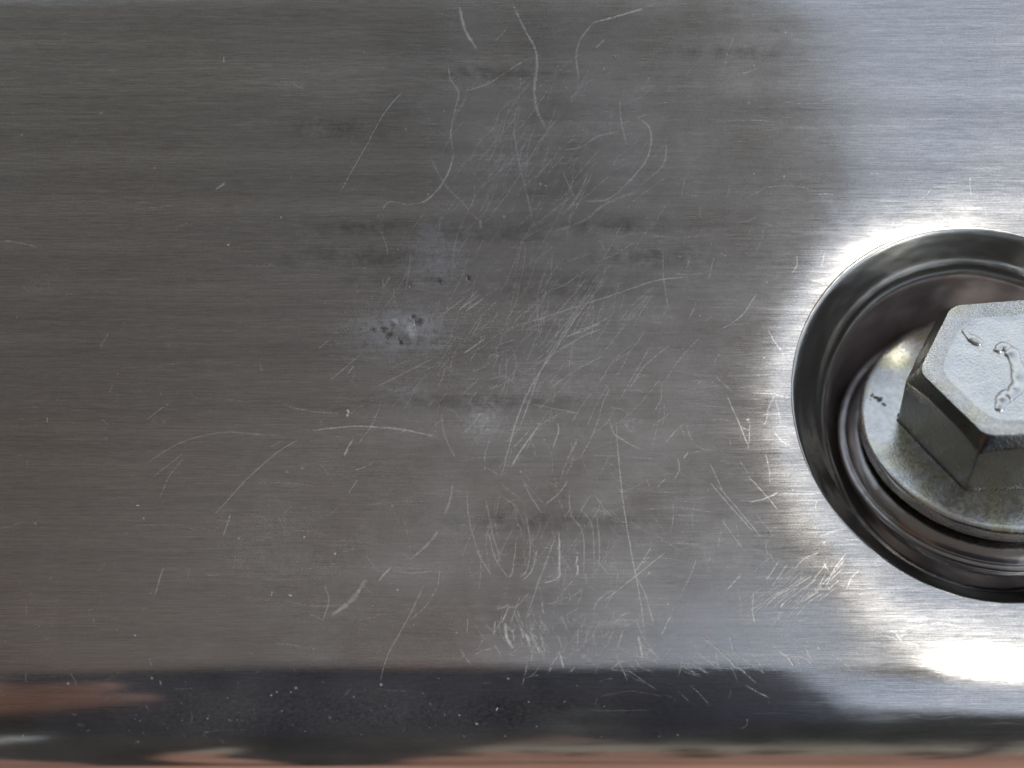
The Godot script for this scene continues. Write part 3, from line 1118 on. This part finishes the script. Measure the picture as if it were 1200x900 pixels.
# ------------------------------------------------------------------ the person leaning over the rail
# limbs as tapered capsules joined by a smooth minimum and meshed as surface nets
func body_mesh(bones: Array, cell: float, blend: float, colors: Array):
	var lo = Vector3.ONE * 1e9
	var hi = -lo
	for b in bones:
		var r = max(b[2], b[3]) + cell * 2.0 + blend
		lo = lo.min(b[0] - Vector3.ONE * r).min(b[1] - Vector3.ONE * r)
		hi = hi.max(b[0] + Vector3.ONE * r).max(b[1] + Vector3.ONE * r)
	var nx = int((hi.x - lo.x) / cell) + 2
	var ny = int((hi.y - lo.y) / cell) + 2
	var nz = int((hi.z - lo.z) / cell) + 2
	var f = PackedFloat32Array()
	f.resize(nx * ny * nz)
	f.fill(9.0)
	var who = PackedInt32Array()
	who.resize(f.size())
	var near = PackedFloat32Array()
	near.resize(f.size())
	near.fill(9.0)
	for b in bones:
		var r = max(b[2], b[3]) + cell * 2.0 + blend
		var p0 = ((b[0].min(b[1]) - Vector3.ONE * r - lo) / cell).floor()
		var p1 = ((b[0].max(b[1]) + Vector3.ONE * r - lo) / cell).ceil()
		var axis: Vector3 = b[1] - b[0]
		var l2: float = max(axis.length_squared(), 1e-9)
		var a0: Vector3 = b[0]
		var r0: float = b[2]
		var r1: float = b[3]
		for z in range(max(0, int(p0.z)), min(nz, int(p1.z) + 1)):
			for y in range(max(0, int(p0.y)), min(ny, int(p1.y) + 1)):
				for x in range(max(0, int(p0.x)), min(nx, int(p1.x) + 1)):
					var p = lo + Vector3(x, y, z) * cell
					var t: float = clamp((p - a0).dot(axis) / l2, 0.0, 1.0)
					var d: float = (p - a0 - axis * t).length() - lerp(r0, r1, t)
					var at = (z * ny + y) * nx + x
					var o: float = f[at]
					var h: float = max(blend - absf(o - d), 0.0) / blend
					f[at] = min(o, d) - h * h * blend * 0.25
					if d < near[at]:
						near[at] = d
						who[at] = b[4]
	var v = PackedVector3Array()
	var col = PackedColorArray()
	var idx = PackedInt32Array()
	var cellv = {}
	var steps = [0, 1, nx, nx + 1, nx * ny, nx * ny + 1, nx * ny + nx, nx * ny + nx + 1]
	var offs = [Vector3(0, 0, 0), Vector3(1, 0, 0), Vector3(0, 1, 0), Vector3(1, 1, 0), Vector3(0, 0, 1), Vector3(1, 0, 1), Vector3(0, 1, 1), Vector3(1, 1, 1)]
	var edges = [[0, 1], [2, 3], [4, 5], [6, 7], [0, 2], [1, 3], [4, 6], [5, 7], [0, 4], [1, 5], [2, 6], [3, 7]]
	for z in nz - 1:
		for y in ny - 1:
			for x in nx - 1:
				var at = (z * ny + y) * nx + x
				var inside = 0
				for k in 8:
					if f[at + steps[k]] < 0.0:
						inside += 1
				if inside == 0 or inside == 8:
					continue
				var sum = Vector3.ZERO
				var count = 0
				for e in edges:
					var da = f[at + steps[e[0]]]
					var db = f[at + steps[e[1]]]
					if (da < 0.0) != (db < 0.0):
						sum += offs[e[0]].lerp(offs[e[1]], da / (da - db))
						count += 1
				cellv[at] = v.size()
				v.append(lo + (Vector3(x, y, z) + sum / count) * cell)
				col.append(colors[who[at]])
	for at in cellv:
		for ax in 3:
			var step = [1, nx, nx * ny][ax]
			var u = [nx, nx * ny, 1][ax]
			var w = [nx * ny, 1, nx][ax]
			if (f[at] < 0.0) == (f[at + step] < 0.0):
				continue
			if not (cellv.has(at - u) and cellv.has(at - w) and cellv.has(at - u - w)):
				continue
			var a = cellv[at]
			var b = cellv[at - u]
			var c = cellv[at - u - w]
			var d = cellv[at - w]
			if f[at] < 0.0:
				idx.append_array([a, d, c, a, c, b])
			else:
				idx.append_array([a, b, c, a, c, d])
	return [v, idx, col]


func hand(bones: Array, wrist: Vector3, along: Vector3, palm_down: Vector3, curl: float, thumb_side: float):
	# a palm, five fingers of three joints each curling towards palm_down
	var side = along.cross(palm_down).normalized()
	var lengths = [0.070, 0.079, 0.073, 0.058]
	bones.append([wrist, wrist + along * 0.03, 0.026, 0.026, 0])
	for k in 4:
		var off = side * thumb_side * (0.027 - 0.018 * k)
		var root = wrist + along * (0.088 - 0.004 * absf(k - 1.0)) + off
		bones.append([wrist + along * 0.02 + off * 0.6, root, 0.014, 0.0105, 0])
		var p = root
		var a = curl * 0.5
		for j in 3:
			var d = (along * cos(a) + palm_down * sin(a)).normalized()
			var q = p + d * lengths[k] * [0.45, 0.32, 0.23][j]
			bones.append([p, q, 0.0095 - 0.001 * j, 0.0088 - 0.001 * j, 0])
			p = q
			a += curl
	var tr = wrist + along * 0.025 + side * thumb_side * 0.026
	var td = (along * 0.7 + side * thumb_side * 0.55 + palm_down * 0.45).normalized()
	bones.append([tr, tr + td * 0.035, 0.014, 0.011, 0])
	var td2 = (along * 0.85 + palm_down * 0.5).normalized()
	bones.append([tr + td * 0.035, tr + td * 0.035 + td2 * 0.032, 0.0105, 0.0085, 0])


func make_person():
	var t = thing("person", "person in navy shirt and added wide brown hat leaning over the rail", "person")
	var skin = Color(0.58, 0.36, 0.29)
	var navy = Color(0.030, 0.043, 0.085)
	var trousers = Color(0.07, 0.065, 0.055)
	var boots = Color(0.06, 0.04, 0.028)
	var colors = [skin, navy, trousers, boots]
	var b = []
	# legs
	b.append([Vector3(-0.22, 0.10, 0.70), Vector3(-0.33, -0.30, 0.63), 0.092, 0.064, 2])
	b.append([Vector3(-0.33, -0.30, 0.63), Vector3(-0.36, -0.68, 0.70), 0.062, 0.046, 2])
	b.append([Vector3(-0.06, 0.10, 0.70), Vector3(-0.13, -0.30, 0.60), 0.092, 0.064, 2])
	b.append([Vector3(-0.13, -0.30, 0.60), Vector3(-0.16, -0.68, 0.68), 0.062, 0.046, 2])
	for x in [-0.36, -0.16]:
		b.append([Vector3(x, -0.70, 0.71), Vector3(x, -0.742, 0.55), 0.045, 0.036, 3])
		b.append([Vector3(x, -0.66, 0.70), Vector3(x, -0.735, 0.72), 0.048, 0.044, 3])
	# trunk
	b.append([Vector3(-0.22, 0.14, 0.70), Vector3(-0.05, 0.14, 0.70), 0.115, 0.115, 2])
	b.append([Vector3(-0.15, 0.20, 0.66), Vector3(-0.11, 0.40, 0.46), 0.172, 0.172, 1])
	b.append([Vector3(-0.18, 0.42, 0.38), Vector3(0.02, 0.42, 0.38), 0.125, 0.125, 1])
	b.append([Vector3(-0.24, 0.50, 0.26), Vector3(0.09, 0.50, 0.26), 0.078, 0.078, 1])
	b.append([Vector3(-0.07, 0.50, 0.28), Vector3(-0.06, 0.53, 0.14), 0.072, 0.056, 0])
	# arms: the left hand holds the tablet, the right hand rests on the hip
	b.append([Vector3(-0.26, 0.49, 0.25), Vector3(-0.35, 0.24, 0.25), 0.062, 0.048, 1])
	b.append([Vector3(-0.35, 0.24, 0.25), Vector3(-0.205, 0.062, 0.165), 0.045, 0.028, 0])
	b.append([Vector3(0.10, 0.49, 0.28), Vector3(0.12, 0.20, 0.46), 0.070, 0.060, 1])
	b.append([Vector3(0.12, 0.20, 0.46), Vector3(0.07, 0.02, 0.62), 0.055, 0.032, 1])
	var body = body_mesh(b, 0.015, 0.045, colors)
	# head, looking down and ahead
	var up = Vector3(0, 0.77, -0.64)
	var face = Vector3(0, -0.64, -0.77)
	var c = Vector3(-0.06, 0.515, 0.05)
	var h = []
	h.append([c + up * 0.03 - face * 0.02, c + up * 0.04 + face * 0.015, 0.080, 0.076, 0])
	h.append([c - up * 0.03 + face * 0.02, c - up * 0.085 + face * 0.06, 0.062, 0.034, 0])
	h.append([c - face * 0.03 - up * 0.02, c + Vector3(0, 0.0, 0.09), 0.062, 0.058, 0])
	h.append([c + face * 0.088 + up * 0.005, c + face * 0.108 - up * 0.035, 0.010, 0.014, 0])
	h.append([c + face * 0.088 - up * 0.068 + Vector3(-0.018, 0, 0), c + face * 0.088 - up * 0.068 + Vector3(0.018, 0, 0), 0.008, 0.008, 0])
	for s in [-1.0, 1.0]:
		h.append([c + Vector3(s * 0.036, 0, 0) + face * 0.080 + up * 0.026, c + Vector3(s * 0.014, 0, 0) + face * 0.086 + up * 0.026, 0.011, 0.011, 0])
		h.append([c + Vector3(s * 0.080, 0, 0) + up * 0.012, c + Vector3(s * 0.082, 0, 0) - up * 0.03, 0.014, 0.009, 0])
	var head = body_mesh(h, 0.005, 0.018, colors)
	var hands = []
	hand(hands, Vector3(-0.205, 0.062, 0.165), Vector3(0.80, 0.0, -0.60), Vector3(0, 1, 0), 0.05, 1.0)
	var left = body_mesh(hands, 0.004, 0.008, colors)
	hands = []
	hand(hands, Vector3(0.07, 0.02, 0.62), Vector3(-0.75, -0.25, 0.60).normalized(), Vector3(-0.6, 0.0, -0.75).normalized(), 0.22, 1.0)
	var right = body_mesh(hands, 0.004, 0.008, colors)
	var v = PackedVector3Array()
	var idx = PackedInt32Array()
	var col = PackedColorArray()
	for part in [body, head, left, right]:
		var at = v.size()
		v.append_array(part[0])
		col.append_array(part[2])
		for i in part[1]:
			idx.append(i + at)
	var m = plain(Color.WHITE, 0.75)
	m.vertex_color_use_as_albedo = true
	m.cull_mode = BaseMaterial3D.CULL_DISABLED
	obj("figure", array_mesh(v, smooth_normals(v, idx), idx, null, col), m, t)
	# wide felt hat, added to block the sky above the mirrored plate
	var prof = []
	prof.append_array(spline([Vector2(86, 2), Vector2(110, -2), Vector2(150, -4), Vector2(190, 4), Vector2(212, 14)], 5))
	prof.append_array(spline([Vector2(214, 17), Vector2(190, 9), Vector2(150, 1), Vector2(108, 3), Vector2(94, 12), Vector2(92, 60), Vector2(84, 92), Vector2(60, 104), Vector2(20, 98), Vector2(1, 96)], 5))
	var hat = obj("hat", lathe(prof, 64, 5.0), plain(Color(0.11, 0.10, 0.075), 0.9), t)
	hat.transform = Transform3D(Basis(Vector3.RIGHT, up, Vector3.RIGHT.cross(up)), c + up * 0.045)


# unseen device above the lens, enlarged to tablet size to darken the mirrored plate
func make_tablet():
	var t = thing("tablet", "enlarged light grey tablet held over the rail in the left hand", "tablet", Vector3(-0.045, 0.0748, -0.022))
	t.rotation.y = 0.25
	var rings = []
	for l in [[-1.0, 0.0], [-0.25, 0.25], [0.0, 1.0], [0.0, 7.4], [-0.3, 8.1], [-1.0, 8.4]]:
		var r = PackedVector3Array()
		var half = Vector2(96.0 + l[0], 70.0 + l[0])
		for k in 4:
			var c = Vector2([1, -1, -1, 1][k] * (half.x - 9.0), [1, 1, -1, -1][k] * (half.y - 9.0))
			for i in 8:
				var a = k * PI / 2 + i / 7.0 * PI / 2
				var q = c + Vector2(cos(a), sin(a)) * 9.0
				r.append(Vector3(q.x, l[1], -q.y) * MM)
		rings.append(r)
	obj("case", ring_mesh(rings, true, true), plain(Color(0.55, 0.58, 0.575), 0.5), t)
	for p in [[36.0, 26.0, 5.5], [52.0, 8.0, 5.5], [56.0, 29.0, 2.5]]:
		var o = obj("lens_ring", lathe(spline([Vector2(p[2] * 0.7, -0.2), Vector2(p[2], -0.9), Vector2(p[2] * 1.05, 0.1)], 4), 32), plain(Color(0.05, 0.05, 0.055), 0.3, 1.0), t)
		o.position = Vector3(p[0], 0.0, -p[1] + 10.0) * MM
